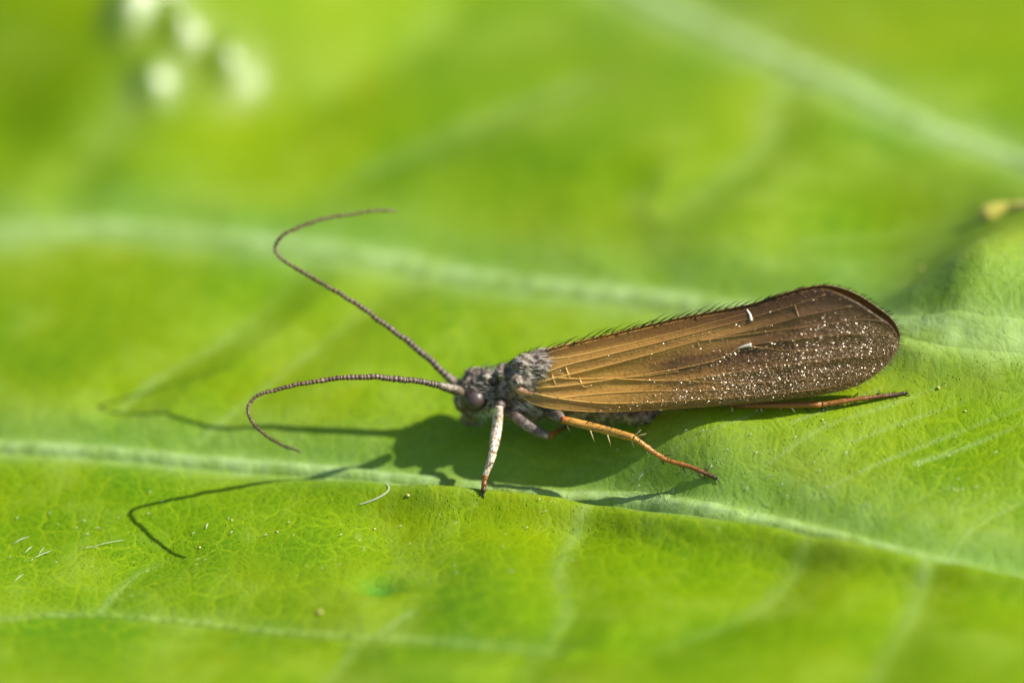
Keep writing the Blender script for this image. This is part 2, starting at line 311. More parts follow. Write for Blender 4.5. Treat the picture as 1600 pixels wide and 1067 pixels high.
def dist_to(P, x, y):
    "unsigned distance, signed side (+ = behind) and x of the nearest point of a world polyline"
    best = np.full(x.shape, 9e9); side = np.zeros(x.shape); fr = np.zeros(x.shape); n = len(P)-1; i = -1
    for (ax, ay, _), (bx, by, _) in zip(P[:-1], P[1:]):
        i += 1; dx, dy = bx-ax, by-ay; L2 = dx*dx+dy*dy+1e-12
        t = np.clip(((x-ax)*dx+(y-ay)*dy)/L2, 0, 1); ex = x-ax-t*dx; ey = y-ay-t*dy; d = ex*ex+ey*ey
        k = d < best; best = np.where(k, d, best); side = np.where(k, np.sign(dx*(y-ay)-dy*(x-ax)), side); fr = np.where(k, (i+t)/n, fr)
    return np.sqrt(best), side, fr
def sstep(a, b, v): t = np.clip((v-a)/(b-a), 0, 1); return t*t*(3-2*t)
GLINT_BUMP = [(192,40,.046,.045),(212,8,.045,.042),(258,-18,.05,.048),(284,57,.05,.047),(236,136,.05,.046),(358,116,.058,.056)]  # bumps added to the blade to catch the sun as blurred highlights
BW = [(on_leaf(b[0], b[1])[0], b[2], b[3]) for b in GLINT_BUMP]
DENT = on_leaf(592, 915)[0]
_g = np.random.default_rng(3); WAVES = [(_g.uniform(2.5, 11), _g.uniform(0, math.pi), _g.uniform(0, 6.28)) for _ in range(14)]
def leaf_full(x, y, detail=True):
    "height, vein colour with painted sky sheen, and cool tint of the blade at x, y"
    x = np.asarray(x, float); y = np.asarray(y, float); z = base_z(x, y); vein = np.zeros(x.shape); cool = np.zeros(x.shape)
    near = np.full(x.shape, 9.0)
    for k, (r, P) in enumerate(zip(RIBS, RW)):
        d, s, _ = dist_to(P, x, y); w, st, fur, rdg = r[2:]
        near = np.minimum(near, d)
        z = z - fur*np.exp(-(d/(w*1.5))**2) + (fur*.35+rdg)*np.exp(-(d/(w*.55))**2)
        cr = {0: sstep(-.75, -.1, x)*.85+.15, 1: sstep(.7, 1.0, x), 2: 0*x, 3: .6+0*x}[k]
        hgt = {0: .052, 1: .03, 2: 0, 3: .03}[k]; off = {0: .085, 1: .07, 2: .1, 3: .06}[k]
        z = z + np.where(s < 0, hgt*cr*np.exp(-((d-off)/(off*.62))**2), 0)
        vein = np.maximum(vein, st*np.exp(-(d/(w*.9))**1.25)); 
        if k in (0, 1): vein = np.maximum(vein, np.where(s > 0, (.34+.08*sstep(.2, .9, x))*np.exp(-(d/(w*(2.6+1.0*sstep(.2, .9, x))))**2)*(1 if k == 0 else .8), 0)); cool = np.maximum(cool, np.where(s > 0, .28*np.exp(-((d-w*1.3)/(w*1.2))**2), .15*np.exp(-(d/w)**2)))  # paler, cooler band behind midrib and rib: reflected sky painted into the colour
    q = np.full(x.shape, 9.0)
    for v, P in zip(VEINS, VW):
        d, s, fr = dist_to(P, x, y); q = np.minimum(q, d); w = v[1]
        rl = min(w, .012)*v[2]*1.4; z = z - .35*rl*np.exp(-(d/(w*1.6))**2) + .25*rl*np.exp(-(d/(w*.6))**2)
        vein = np.maximum(vein, v[2]*(1-.8*fr)*np.exp(-(d/(w*.85))**1.4))
    z = z + .022*(1-np.exp(-(np.minimum(q, near)/.11)**2)) - .01
    for f, a, ph in WAVES: z = z + .0075/f*4*np.sin(f*(x*math.cos(a)+y*math.sin(a))+ph)*.5
    for P, w, h in BW: z = z + h*np.exp(-((x-P[0])**2+(y-P[1])**2)/w**2)
    dd = (x-DENT[0])**2+(y-DENT[1])**2; z = z - .03*np.exp(-dd/.055**2); cool = np.maximum(cool, .8*np.exp(-dd/.05**2))
    return z, vein, cool
def gloss_at(x, y): return sum(np.exp(-((x-P[0])**2+(y-P[1])**2)/(1.3*w)**2) for P, w, h in BW).clip(0, 1)
def leaf_z(x, y): return leaf_full(x, y)[0]
def axis(parts):
    a = np.concatenate([np.linspace(p, q, n, endpoint=False) for p, q, n in parts]+[[parts[-1][1]]]); return a
gx = axis([(-4.2, -1.7, 50), (-1.7, 1.75, 520), (1.75, 4.4, 50)])
gy = axis([(-2.4, -1.25, 24), (-1.25, .75, 330), (.75, 3.4, 120), (3.4, 4.8, 24)])
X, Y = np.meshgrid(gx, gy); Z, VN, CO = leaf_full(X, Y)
# blade margin: an ovate outline well outside the frame
def inside(x, y):
    a = np.arctan2((y-1.1)/3.35, (x-.1)/4.0); rr = np.hypot((y-1.1)/3.35, (x-.1)/4.0)
    return rr < 1+.03*np.sin(a*23)+.015*np.sin(a*61)
IN = inside(X, Y); ny, nx = X.shape; idx = np.arange(nx*ny).reshape(ny, nx)
q = IN[:-1, :-1] & IN[1:, :-1] & IN[:-1, 1:] & IN[1:, 1:]
F = np.stack([idx[:-1, :-1][q], idx[:-1, 1:][q], idx[1:, 1:][q], idx[1:, :-1][q]], 1)
used = np.unique(F); remap = -np.ones(nx*ny, int); remap[used] = np.arange(len(used))
V = np.stack([X.ravel(), Y.ravel(), Z.ravel()], 1)[used]
leaf = empty('leaf', (0, 0, float(leaf_z(np.array(0.), np.array(0.)))))
tag(leaf, 'large bright yellow-green leaf with pale ribs that the insect rests on', 'leaf')
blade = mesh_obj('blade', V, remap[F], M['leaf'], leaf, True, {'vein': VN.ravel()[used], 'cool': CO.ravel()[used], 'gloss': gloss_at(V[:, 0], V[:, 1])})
# rolled margin: a tube along the blade's outline gives the edge its thickness
th = np.linspace(0, 2*math.pi, 400); rr = (1+.03*np.sin(th*23)+.015*np.sin(th*61))*.992
mx_, my_ = .1+4.0*rr*np.cos(th), 1.1+3.35*rr*np.sin(th)
mz_ = leaf_z(mx_, my_); Vm, Fm = tube(np.stack([mx_, my_, mz_-.01], 1), .03, 6, cap=False)
mesh_obj('margin', Vm, Fm, M['leaf'], leaf, True, {'vein': np.full(len(Vm), .2), 'cool': np.zeros(len(Vm))})
# ribs: low rounded strands lying in their furrows, same tissue
for k, (r, P) in enumerate(zip(RIBS, RW)):
    C = spline(P[:, :2].tolist(), 260) if False else spline(np.column_stack([P[:, 0], P[:, 1], 0*P[:, 0]]), 260)[:, :2]
    T = np.gradient(C, axis=0); T /= np.linalg.norm(T, axis=1)[:, None]; N = np.stack([-T[:, 1], T[:, 0]], 1)
    w = r[2]*.62; s = np.linspace(-1, 1, 9); rows = []
    for j in s:
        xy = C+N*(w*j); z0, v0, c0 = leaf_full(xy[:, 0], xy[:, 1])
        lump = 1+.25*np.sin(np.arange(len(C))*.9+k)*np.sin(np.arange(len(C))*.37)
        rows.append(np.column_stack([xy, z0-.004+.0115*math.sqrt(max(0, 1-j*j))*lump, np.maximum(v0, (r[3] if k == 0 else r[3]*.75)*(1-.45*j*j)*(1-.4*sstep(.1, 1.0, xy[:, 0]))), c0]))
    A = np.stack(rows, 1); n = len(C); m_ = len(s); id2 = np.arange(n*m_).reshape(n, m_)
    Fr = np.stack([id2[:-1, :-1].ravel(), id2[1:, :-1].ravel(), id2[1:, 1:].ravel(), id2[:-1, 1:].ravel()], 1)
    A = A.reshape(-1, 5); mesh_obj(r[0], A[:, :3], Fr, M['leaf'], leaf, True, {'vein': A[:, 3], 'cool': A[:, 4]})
for v, P in zip(VEINS, VW):
    if v[2] < .5 or v[1] > .011: continue
    C = spline(np.column_stack([P[:, 0], P[:, 1], 0*P[:, 0]]), 70)[:, :2]
    zz = leaf_z(C[:, 0], C[:, 1]); rad = v[1]*.30*np.linspace(1, .4, 70)*(1+.25*np.sin(np.arange(70)*1.7)*np.sin(np.arange(70)*.63))
    Vv, Fv = tube(np.column_stack([C, zz-rad*.75]), rad, 8)
    mesh_obj('side_vein', Vv, Fv, M['leaf'], leaf, True, {'vein': np.repeat(v[2]*np.linspace(.8, .3, 70), 8), 'cool': np.zeros(len(Vv))})
# petiole, beyond the frame on the right where the ribs meet
e = np.array((4.0, 1.1)); pz = float(leaf_z(np.array(4.0), np.array(1.1)))
Vp, Fp = tube(spline([(3.7, .9, pz-.05), (4.3, 1.0, pz-.1), (5.4, 1.1, pz-.6), (7, 1.3, pz-2.4)], 40), np.linspace(.09, .13, 40), 12)
mesh_obj('petiole', Vp, Fp, M['leaf'], leaf, True, {'vein': np.full(len(Vp), .7), 'cool': np.zeros(len(Vp))})
# tiny leaf hairs lying on the blade, the shortest as painted white glints (uncountable)
lh = Bag()
def leaf_hair_glint(px, py, ang, ln):
    P0 = on_leaf(px, py, leaf_z)[0]; d = np.array((math.cos(ang), math.sin(ang)*1.0)); n = 6; cv = random.uniform(-.25, .25)
    pts = [(P0[0]+d[0]*ln*t+d[1]*cv*ln*t*t, P0[1]+d[1]*ln*t-d[0]*cv*ln*t*t) for t in np.linspace(0, 1, n)]
    pts = np.array(pts); z = leaf_z(pts[:, 0], pts[:, 1])+.003+.004*np.sin(np.linspace(0, math.pi, n))
    lh.add(*tube(np.column_stack([pts, z]), np.array([.0004, .0007, .0008, .0008, .0006, .0003])*(1.1 if ln > .03 else 1)*random.uniform(.7, 1.2), 4))
for (a, b, ang, ln) in [(142,856,.15,.085),(128,859,.12,.04),(20,852,.55,.045),(38,866,.7,.03),(52,874,.3,.05),(22,910,.8,.04),(322,828,1.3,.02),(60,868,.9,.03)]: leaf_hair_glint(a, b, ang, ln)
for _ in range(40): leaf_hair_glint(random.uniform(960, 1580), random.uniform(640, 800), random.uniform(.1, .9), random.uniform(.004, .012))
for _ in range(40): leaf_hair_glint(random.uniform(10, 900), random.uniform(770, 900), random.uniform(.0, 1.2), random.uniform(.003, .010))
tag(lh.build('leaf_hair_glint', M['fibre'], leaf), kind='stuff')
# ---------------------------------------------------------------- the caddisfly
def y0(px): return -.10*np.clip((np.asarray(px, float)-800)/600, -.3, 1.2)        # body axis, tail slightly nearer
fly = empty('caddisfly', (0.08, -.01, float(leaf_z(np.array(.08), np.array(-.01)))))
tag(fly, 'brown caddisfly with long curved antennae and amber roofed wings resting on the leaf', 'insect')
k_ = 1/PPU
def pt(px, py, dy=0.0): return at_y(px, py, float(y0(px))+dy)[0]
# ---- body: head, thorax and abdomen as one continuous surface
ELL = [(744,611,0,30,34,31),(727,620,0,20,26,26),(752,590,0,18,26,12),(738,584,.012,12,14,9),(760,587,-.02,11,12,9),(735,640,0,15,20,17),(728,650,0,8,12,9),(760,625,-.02,14,14,22),
 (776,611,0,14,20,20),(788,603,0,15,32,28),(784,582,-.02,11,15,10),(786,578,.02,11,15,10),(796,612,-.035,12,12,13),
 (828,592,0,40,42,38),(852,572,0,34,34,24),(822,570,-.022,22,18,17),(846,563,0,28,26,15),(815,622,0,28,40,28),(868,600,0,38,38,34),(808,598,-.05,14,14,16),
 (790,636,0,16,30,18),(830,637,0,26,32,20),(866,636,0,26,32,18),(905,630,0,50,40,26),(950,634,0,48,40,25),(1000,641,0,42,36,21),(1030,648,0,18,26,15),(1042,652,0,9,14,9)]
bm = bmesh.new()
for (a, b, dy, rx, ry, rz) in ELL:
    r_ = bmesh.ops.create_icosphere(bm, subdivisions=3, radius=1.0); c = pt(a, b, dy)
    for v in r_['verts']: v.co = Vector((c[0]+v.co.x*rx*k_, c[1]+v.co.y*ry*k_, c[2]+v.co.z*rz*k_))
me = bpy.data.meshes.new('tmp'); bm.to_mesh(me); bm.free(); tmp = bpy.data.objects.new('tmp', me); sc.collection.objects.link(tmp)
rm = tmp.modifiers.new('r', 'REMESH'); rm.mode = 'VOXEL'; rm.voxel_size = .0042
sm = tmp.modifiers.new('s', 'SMOOTH'); sm.iterations = 4
bpy.context.view_layer.update(); ev = tmp.evaluated_get(bpy.context.evaluated_depsgraph_get()).to_mesh()
BV = np.array([v.co for v in ev.vertices]); BN = np.array([v.normal for v in ev.vertices]); BF = [tuple(p.vertices) for p in ev.polygons]
bpy.data.objects.remove(tmp)
# segment rings on the abdomen, warts on the thorax
bp = project(BV)[:, 0]
BV = BV+BN*(np.where(bp > 885, -.004*np.exp(-(((bp-885) % 26-13)/4)**2), 0)+.0016*np.sin(BV[:, 0]*190+2*np.sin(BV[:, 2]*150))*np.sin(BV[:, 1]*170+BV[:, 2]*140))[:, None]
body = mesh_obj('body', BV, BF, M['body'], fly)
# ---- eyes
def ball(c, r, nu=28, nv=18, sx=1, sy=1, sz=1):
    V = []; F = []
    for i in range(nv+1):
        for j in range(nu):
            a, b = math.pi*i/nv, 2*math.pi*j/nu; V.append((c[0]+sx*r*math.sin(a)*math.cos(b), c[1]+sy*r*math.sin(a)*math.sin(b), c[2]+sz*r*math.cos(a)))
    for i in range(nv):
        for j in range(nu): F.append((i*nu+j, i*nu+(j+1) % nu, (i+1)*nu+(j+1) % nu, (i+1)*nu+j))
    return V, F
mesh_obj('eye', *ball(pt(742,625,-.042), .030), M['eye'], fly)
mesh_obj('eye', *ball(pt(742,608,.042), .030), M['eye'], fly)
# ---- palps under the face
for (pts, dy) in (([(733,648),(727,657),(734,664),(742,660)], -.012), ([(738,648),(742,660),(750,664),(755,656)], -.02), ([(730,645),(722,652),(724,660),(729,663)], .01)):
    P = np.array([pt(a, b, dy) for a, b in pts]); mesh_obj('palp', *tube(spline(P, 18), np.linspace(.0065, .0035, 18)*(1+.2*np.sin(np.arange(18)*1.3)), 8), M['grey_leg'], fly)
# ---- antennae
def antenna(path, scape):
    P = np.vstack([at_y(a, b, y) for a, b, y, _ in path]); w = np.array([p[3] for p in path])*k_/2
    Q = spline(np.column_stack([P, w]), 620); s = np.linspace(0, 1, 620); nseg = 74; ring = s*nseg+.22*np.interp(s*nseg, np.arange(76), rng.normal(0, 1, 76)).clip(-1, 1)
    jit = np.stack([np.interp(s, np.linspace(0, 1, 40), rng.normal(0, .0011, 40)) for _ in range(3)], 1); jit[:20] = 0; Q[:, :3] += jit
    r = Q[:, 3]*(1+.08*np.cos(2*math.pi*(ring-.6)))*(1+.05*np.interp(s, np.linspace(0, 1, 60), rng.normal(0, 1, 60)))
    V, F = tube(Q[:, :3], r, 8); a = mesh_obj('antenna', V, F, M['antenna'], fly, True, {'ring': np.repeat(ring, 8), 'along': np.repeat(s, 8)})
    S = np.vstack([at_y(x, y, yy) for x, y, yy in scape]); n = 16
    V, F = tube(spline(S, n), np.array([.7,.9,1,1.08,1.1,1.1,1.08,1.05,1.0,.97,.95,.93,.9,.85,.78,.7])*.0125, 12); mesh_obj('scape', V, F, M['body'], a)
    b = Bag(); o = Q[:, :3]
    for i in rng.integers(4, 600, 300):
        th = rng.uniform(0, 6.28); T = o[i+1]-o[i]; T /= np.linalg.norm(T); n1 = np.cross(T, (0, .3, 1)); n1 /= np.linalg.norm(n1); n2 = np.cross(T, n1)
        d = n1*math.cos(th)+n2*math.sin(th); b.add(*hair(o[i]+d*r[i]*.9, d*.5+T*.9, T*.3, .008, .0006, 2))
    tag(b.build('antenna_setae', M['dark_hair'], a), kind='stuff')
    return a
antenna([(698,588,.03,11),(690,580,.034,10.5),(660,552,.05,9.5),(620,520,.07,8.5),(560,477,.10,7.4),(500,441,.14,6.4),(456,415,.175,5.6),(437,400,.19,5.2),(430,387,.2,5),(439,371,.21,5),(462,357,.225,4.8),(505,343,.25,4.4),(560,333,.28,4),(600,329,.3,3.8),(620,331,.31,3.4)],
        [(724,603,.018),(712,598,.025),(697,587,.031)])
antenna([(686,602,-.062,10),(660,597,-.075,9.5),(620,592,-.095,9),(570,589,-.118,8.2),(520,592,-.135,7.4),(470,600,-.152,6.6),(425,611,-.168,5.8),(402,619,-.178,5.2),(390,632,-.192,5),(388,647,-.212,5),(398,664,-.24,4.8),(420,684,-.28,4.4),(445,697,-.315,4),(470,705,-.345,3.6)],
        [(722,613,-.03),(708,608,-.045),(687,602.5,-.06)])
# ---- wings: surface given by its outline and a roof-like cross-section
RIDGE = np.array([(790,574),(838,557),(870,547),(940,530),(1060,502),(1170,481),(1250,456),(1285,450),(1330,444),(1420,438)], float)
TOP = np.array([(806,606),(815,590),(838,558),(870,547),(940,530),(1060,502),(1170,482),(1225,464),(1255,456),(1285,452),(1310,459),(1340,474),(1370,494),(1390,508),(1401,524),(1404,538)], float)
BOT = np.array([(806,606),(818,622),(840,633),(880,640),(950,643),(1050,638),(1150,631),(1230,623),(1290,615),(1330,605),(1360,590),(1385,570),(1398,553),(1404,538)], float)
MAIN = [np.array(v, float) for v in ([(812,608),(870,622),(950,630),(1060,626),(1160,619),(1240,612),(1300,604),(1350,588)],
 [(812,607),(880,603),(960,592),(1050,578),(1120,562),(1165,541),(1240,530),(1330,522),(1396,525)], [(815,604),(870,590),(940,573),(1010,555),(1090,533),(1170,517),(1250,495),(1330,478)],
 [(822,596),(880,572),(960,552),(1060,527),(1172,497),(1240,477),(1290,460)], [(960,592),(1060,594),(1160,580),(1260,566),(1340,557),(1392,556)])]
def pleats(px, py):
    "the membrane stands up along its main veins and sinks between them"
    o = 0*px
    for v in MAIN:
        d = py-np.interp(px, v[:, 0], v[:, 1]); k = np.clip((px-v[0, 0])/40, 0, 1)*np.clip((v[-1, 0]-px)/60, 0, 1); o = o+.36*k*(.0055*np.exp(-(d/5.5)**2)-.0045*np.exp(-((d-11)/6.5)**2))
    return o
def wing_y(px, py, shrink=1.0):
    qv = (py-np.interp(px, RIDGE[:, 0], RIDGE[:, 1]))/130.0
    Ym = np.interp(px, [790,850,1100,1250,1330,1404], [.10,.12,.11,.08,.045,.010])*shrink
    g = np.where(qv < 1.2, 1.5*qv-.5*qv*qv, 1.08); sag = -.006*np.sin(np.clip(qv, 0, 1.2)*9)*np.clip((1250-px)/300, 0, 1)
    return y0(px)-.004-Ym*np.maximum(g, 0)+sag-pleats(np.asarray(px, float), np.asarray(py, float))
def wing_point(px, t):
    a = np.interp(px, TOP[:, 0], TOP[:, 1]); b = np.interp(px, BOT[:, 0], BOT[:, 1]); py = a+(b-a)*t
    return at_y(px, py, wing_y(px, py)), px, py
def wing_grid(nu=220, nt=72):
    e = np.linspace(0, 1, nu); pxs = 806+(1404-806)*(0.5-0.5*np.cos(math.pi*e))*.6+(1404-806)*e*.4
    pxs[0] = 806.2; pxs[-1] = 1403.8; P = []; U = []; Tt = []
    for p in pxs:
        t = np.linspace(0, 1, nt); q, _, _ = wing_point(np.full(nt, p), t); P.append(q); U.append(np.full(nt, (p-806)/598)); Tt.append(t)
    return np.stack(P), np.stack(U), np.stack(Tt), pxs
WP, WU, WT, WPX = wing_grid()
def flip(P, px=None):
    "mirror across the body's middle plane"
    P = np.array(P, float); c = -.10*np.clip((P[:, 0]*PPU)/600, -.3, 1.2); P[:, 1] = 2*c-P[:, 1]; P[:, 2] += .004; P[:, 0] += .004*np.clip(P[:, 0], 0, 1); return P
nu_, nt_ = WU.shape; wi = np.arange(nu_*nt_).reshape(nu_, nt_)
WF = np.stack([wi[:-1, :-1].ravel(), wi[:-1, 1:].ravel(), wi[1:, 1:].ravel(), wi[1:, :-1].ravel()], 1)
NV = [  # wing veins in pixels
 [(812,608),(870,622),(950,630),(1060,626),(1160,619),(1240,612),(1300,604),(1350,588)],
 [(812,607),(880,603),(960,592),(1050,578),(1120,562),(1165,541),(1240,530),(1330,522),(1396,525)],
 [(815,604),(870,590),(940,573),(1010,555),(1090,533),(1170,517),(1250,495),(1330,478)],
 [(1090,533),(1170,522),(1260,511),(1340,500),(1380,502)],
 [(822,596),(880,572),(960,552),(1060,527),(1172,497),(1240,477),(1290,460)],
 [(850,562),(900,556),(980,538),(1080,513),(1172,488)],
 [(960,592),(1060,594),(1160,580),(1260,566),(1340,557),(1392,556)], [(1160,580),(1250,578),(1330,578),(1376,574)], [(1060,594),(1150,599),(1240,594),(1320,590),(1362,584)],
 [(1165,541),(1240,548),(1320,543),(1400,541)], [(870,590),(920,592),(1000,588),(1060,580)], [(870,622),(940,615),(1020,611),(1100,610),(1180,607)]]
CROSS = [[(1167,484),(1172,492),(1174,501)], [(1152,545),(1163,541),(1174,539)]]
SHORT = [[(884,574),(890,590)], [(905,590),(912,604),(925,602)], [(862,585),(868,600)], [(1090,533),(1092,541)], [(1242,477),(1248,496)], [(1240,530),(1243,548)]]
def wing_vein(pts, r0, r1, far, parent, mat, n=60):
    q = spline(np.array(pts, float), n); P = at_y(q[:, 0], q[:, 1], wing_y(q[:, 0], q[:, 1])-.0015)
    if far: P = flip(P); P[:, 1] += .001
    V, F = tube(P, np.linspace(r0, r1, n), 6); return mesh_obj('vein', V, F, mat, parent, True, {'tint': np.repeat((q[:, 0]-806)/598, 6)})
_a = [wing_point(np.array([p]), np.array([t]))[0][0] for p, t in ((1215., .78), (1225., .78), (1215., .83))]
_n = np.cross(_a[1]-_a[0], _a[2]-_a[0]); _n /= np.linalg.norm(_n); _n = -_n if _n[1] > 0 else _n
_h = np.array(SUN)+(CAM-_a[0])/np.linalg.norm(CAM-_a[0]); _h /= np.linalg.norm(_h); GLINT_TILT = _h-_n
def wing(far):
    V = WP.reshape(-1, 3); V = flip(V) if far else V.copy()
    F = WF[:, ::-1] if not far else WF
    o = mesh_obj('forewing', V, F, M['wing'], fly, True, {'along': WU.ravel(), 'across': WT.ravel()})
    s = o.modifiers.new('thickness', 'SOLIDIFY'); s.thickness = .0025; s.offset = 0
    for v in NV: wing_vein(v, .0022, .0010, far, o, M['vein'])
    for v in SHORT: wing_vein(v, .0016, .0014, far, o, M['vein'], 10)
    wing_vein(CROSS[0], .0022, .0042, far, o, M['pale_vein'], 12); wing_vein(CROSS[1], .001, .0058, far, o, M['pale_vein'], 12)
    # rim of the wing, a fine thickened cord
    rim = np.vstack([TOP[2:], BOT[::-1][1:-1]]); q = spline(rim, 260); P = at_y(q[:, 0], q[:, 1], wing_y(q[:, 0], q[:, 1]))
    if far: P = flip(P)
    Vr, Fr = tube(P, .0014, 6); mesh_obj('rim', Vr, Fr, M['vein'], o, True, {'tint': np.repeat(np.clip((q[:, 0]-806)/598, 0, 1), 6)})
    # short glossy setae all over the membrane
    b = Bag(); n = 30000 if not far else 2500
    px = 850+(1402-850)*rng.random(n); t = .01+.98*rng.random(n)
    den = .05+.95*sstep(960, 1150, px+260*(t-.75))*sstep(.22, .78, t+.18*sstep(1200, 1390, px)); keep = rng.random(n) < den*.8; px, t = px[keep], t[keep]; n = len(px)
    P, _, py = wing_point(px, t); P1, _, _ = wing_point(np.minimum(px+3, 1403.9), t); P2, _, _ = wing_point(px, np.clip(t+.03, 0, 1))
    for i in range(n):
        T = P1[i]-P[i]; T /= np.linalg.norm(T)+1e-9; B = P2[i]-P[i]; B /= np.linalg.norm(B)+1e-9; N = np.cross(B, T); N /= np.linalg.norm(N)+1e-9
        if N[1] > 0: N = -N
        n_ = N+GLINT_TILT+rng.normal(0, .20, 3); n_ /= np.linalg.norm(n_)          # each seta lies along the wing, its flat side tilted to glint in the sun
        d = T+B*rng.normal(0, .3); d -= n_*(d@n_); d /= np.linalg.norm(d); sd_ = np.cross(n_, d)
        L = rng.uniform(.0025, .005); w = rng.uniform(.0004, .0007); base = P[i]+N*.004
        q4 = np.array([base-d*L*.5, base+sd_*w, base+d*L*.5, base-sd_*w])
        if far: q4 = flip(q4)
        b.add(q4, [(0, 1, 2, 3)])
    tag(b.build('wing_setae', M['setae'], o, smooth=False), kind='stuff')
    # bristles standing along the ridge, shorter fringe round the tip
    b = Bag()
    for px in np.sort(np.concatenate([np.linspace(835, 1190, 62 if not far else 25)+rng.normal(0, 1.2, 62 if not far else 25), rng.uniform(1190, 1290, 30)])):
        a = np.interp(px, TOP[:, 0], TOP[:, 1]); P = at_y(px, a+rng.uniform(0, 2), wing_y(px, a))[0]
        if far: P = flip([P])[0]
        ln = np.interp(px, [835, 1000, 1150, 1220, 1290], [.058, .056, .044, .02, .012])*rng.uniform(.75, 1.15)
        b.add(*hair(P, np.array((.50+rng.normal(0, .07), rng.normal(0, .1), .72)), np.array((.55, 0, -.30)), ln, .0017))
    for s_ in rng.random(330):
        q1 = spline(np.vstack([TOP[9:], BOT[::-1][1:9]]), 200)[int(s_*198):int(s_*198)+2]; P = at_y(q1[:, 0], q1[:, 1], wing_y(q1[:, 0], q1[:, 1]))
        if far: P = flip(P)
        T = P[1]-P[0]; T /= np.linalg.norm(T)+1e-9; out = np.array((-T[2], 0, T[0])); out = out if out@np.array((1, 0, .1)) > 0 or abs(out[2]) > .8 else -out
        if out[0] < -.2: out = -out
        b.add(*hair(P[0], out*.7+np.array((.45, rng.normal(0, .2), -.1)), np.array((.1, 0, -.1)), rng.uniform(.008, .018), .0008, 3))
    tag(b.build('wing_fringe', M['dark_hair'], o), kind='stuff')
    return o
near_wing = wing(False); far_wing = wing(True)
for dy, dp in ((-.062, 0), (.06, -14)):
    P = np.array([pt(a, b+dp, dy) for a, b in ((806,604),(816,610),(830,613),(845,614))]); mesh_obj('wing_root', *tube(spline(P, 14), np.array([.4,.8,1,1.05,1,.95,.9,.8,.7,.6,.5,.42,.36,.3])*.0115, 10), M['tegula'], fly)
# ---- legs
def segm(name, P, R, mat, parent, n=28, sides=12, t0=0, t1=1, flat=1):
    Q = spline(np.asarray(P, float), n); u = np.linspace(0, 1, n); r = np.interp(u, np.linspace(0, 1, len(R)), R)*k_/2
    V, F = tube(Q, r, sides, flat); return mesh_obj(name, V, F, mat, parent, True, {'tint': np.repeat(t0+(t1-t0)*u, sides)})
def joints(P, R, k):
    "swollen joints for a tarsus of k pieces"
    u = np.linspace(0, 1, 12*k); b = np.interp(u, np.linspace(0, 1, len(R)), R); return b*(1+.22*np.maximum(0, np.cos(2*math.pi*(u*k)))**3)
def spurs(parent, lst, mat='spur', w=2.4):
    for (a, b, c, d, y) in lst: mesh_obj('spur', *tube(np.array([at_y(a, b, y)[0], at_y((a+c)/2, (b+d)/2, y-.004)[0], at_y(c, d, y-.006)[0]]), np.array([w, w*.8, w*.15])*k_/2, 6), M[mat], parent)
def bristles(parent, P, n, ln, seed=1):
    g = np.random.default_rng(seed); b = Bag(); Q = spline(np.asarray(P, float), 60)
    for i in g.integers(2, 57, n):
        T = Q[i+1]-Q[i]; T /= np.linalg.norm(T); d = g.normal(size=3); d -= T*(d@T); d /= np.linalg.norm(d)
        b.add(*hair(Q[i]+d*.006, d*.8+T*.7, T*.2, ln*g.uniform(.6, 1.2), .0010, 3))
    tag(b.build('leg_bristles', M['dark_hair'], parent), kind='stuff')
def foot(px, py): p = on_leaf(px, py, leaf_z)[0]; return p+np.array((0, 0, .003))
def claws(parent, tip, d):
    for s in (-1, 1):
        d = np.asarray(d)/np.linalg.norm(d); sdv = np.cross(d, (0, 0, 1)); sdv /= np.linalg.norm(sdv)
        mesh_obj('claw', *tube(np.array([tip, tip+d*.008+sdv*s*.005, tip+d*.012+sdv*s*.007+np.array((0, 0, -.006))]), np.array([.0025, .002, .0005]), 6), M['dark_hair'], parent)
# near front leg: pale mottled shin standing on the crest of the leaf
f1 = foot(755, 771); ya = f1[1]
K = at_y(780, 634, -.085)[0]; Bk = at_y(770, 708, (ya-.085)/2-.02)[0]; Tk = at_y(758, 743, ya*.8-.02)[0]
lg = segm('leg', [pt(788,632,-.03), at_y(784,632,-.055)[0], K], [16,17,15], M['grey_leg'], fly)
segm('tibia', [K, at_y(776,670,-.105)[0], Bk], [12,15.5,16.5,16,15.5,11], M['pale_leg'], lg)
segm('tarsus', [Bk, (Bk+Tk)/2+np.array((.001,0,0)), Tk], [13.5,12,10.5,9], M['pale_leg'], lg)
segm('tarsus_tip', [Tk, (Tk+f1)/2, f1], [10.5,9,7.5,9.5,7.5,9,6], M['brown_leg'], lg, t0=.1, t1=1)
claws(lg, f1, (-.2, -.4, -.2)); bristles(lg, [K, Bk, Tk, f1], 80, .013, 2)
# near middle leg: grey-brown thigh, shin folded back into the shade
F2 = at_y(858, 682, -.115)[0]; g2 = foot(842, 716)
lg = segm('leg', [pt(796,640,-.035), at_y(808,652,-.075)[0], at_y(835,671,-.105)[0], F2], [12,18,19,18,12], M['grey_leg'], fly)
m2 = (F2+foot(905, 700))/2+np.array((.0, .06, .01)); g2 = foot(905, 672)
segm('tibia', [F2, m2, g2+np.array((0, 0, .02))], [10,9,8], M['brown_leg'], lg, t0=.5, t1=.9); segm('tarsus', [g2+np.array((0, 0, .02)), g2+np.array((.04, .02, 0.004)), foot(950, 668)], [8,6,5], M['brown_leg'], lg, t0=.7, t1=1)
bristles(lg, [at_y(808,652,-.075)[0], at_y(835,671,-.105)[0], F2], 20, .012, 3)
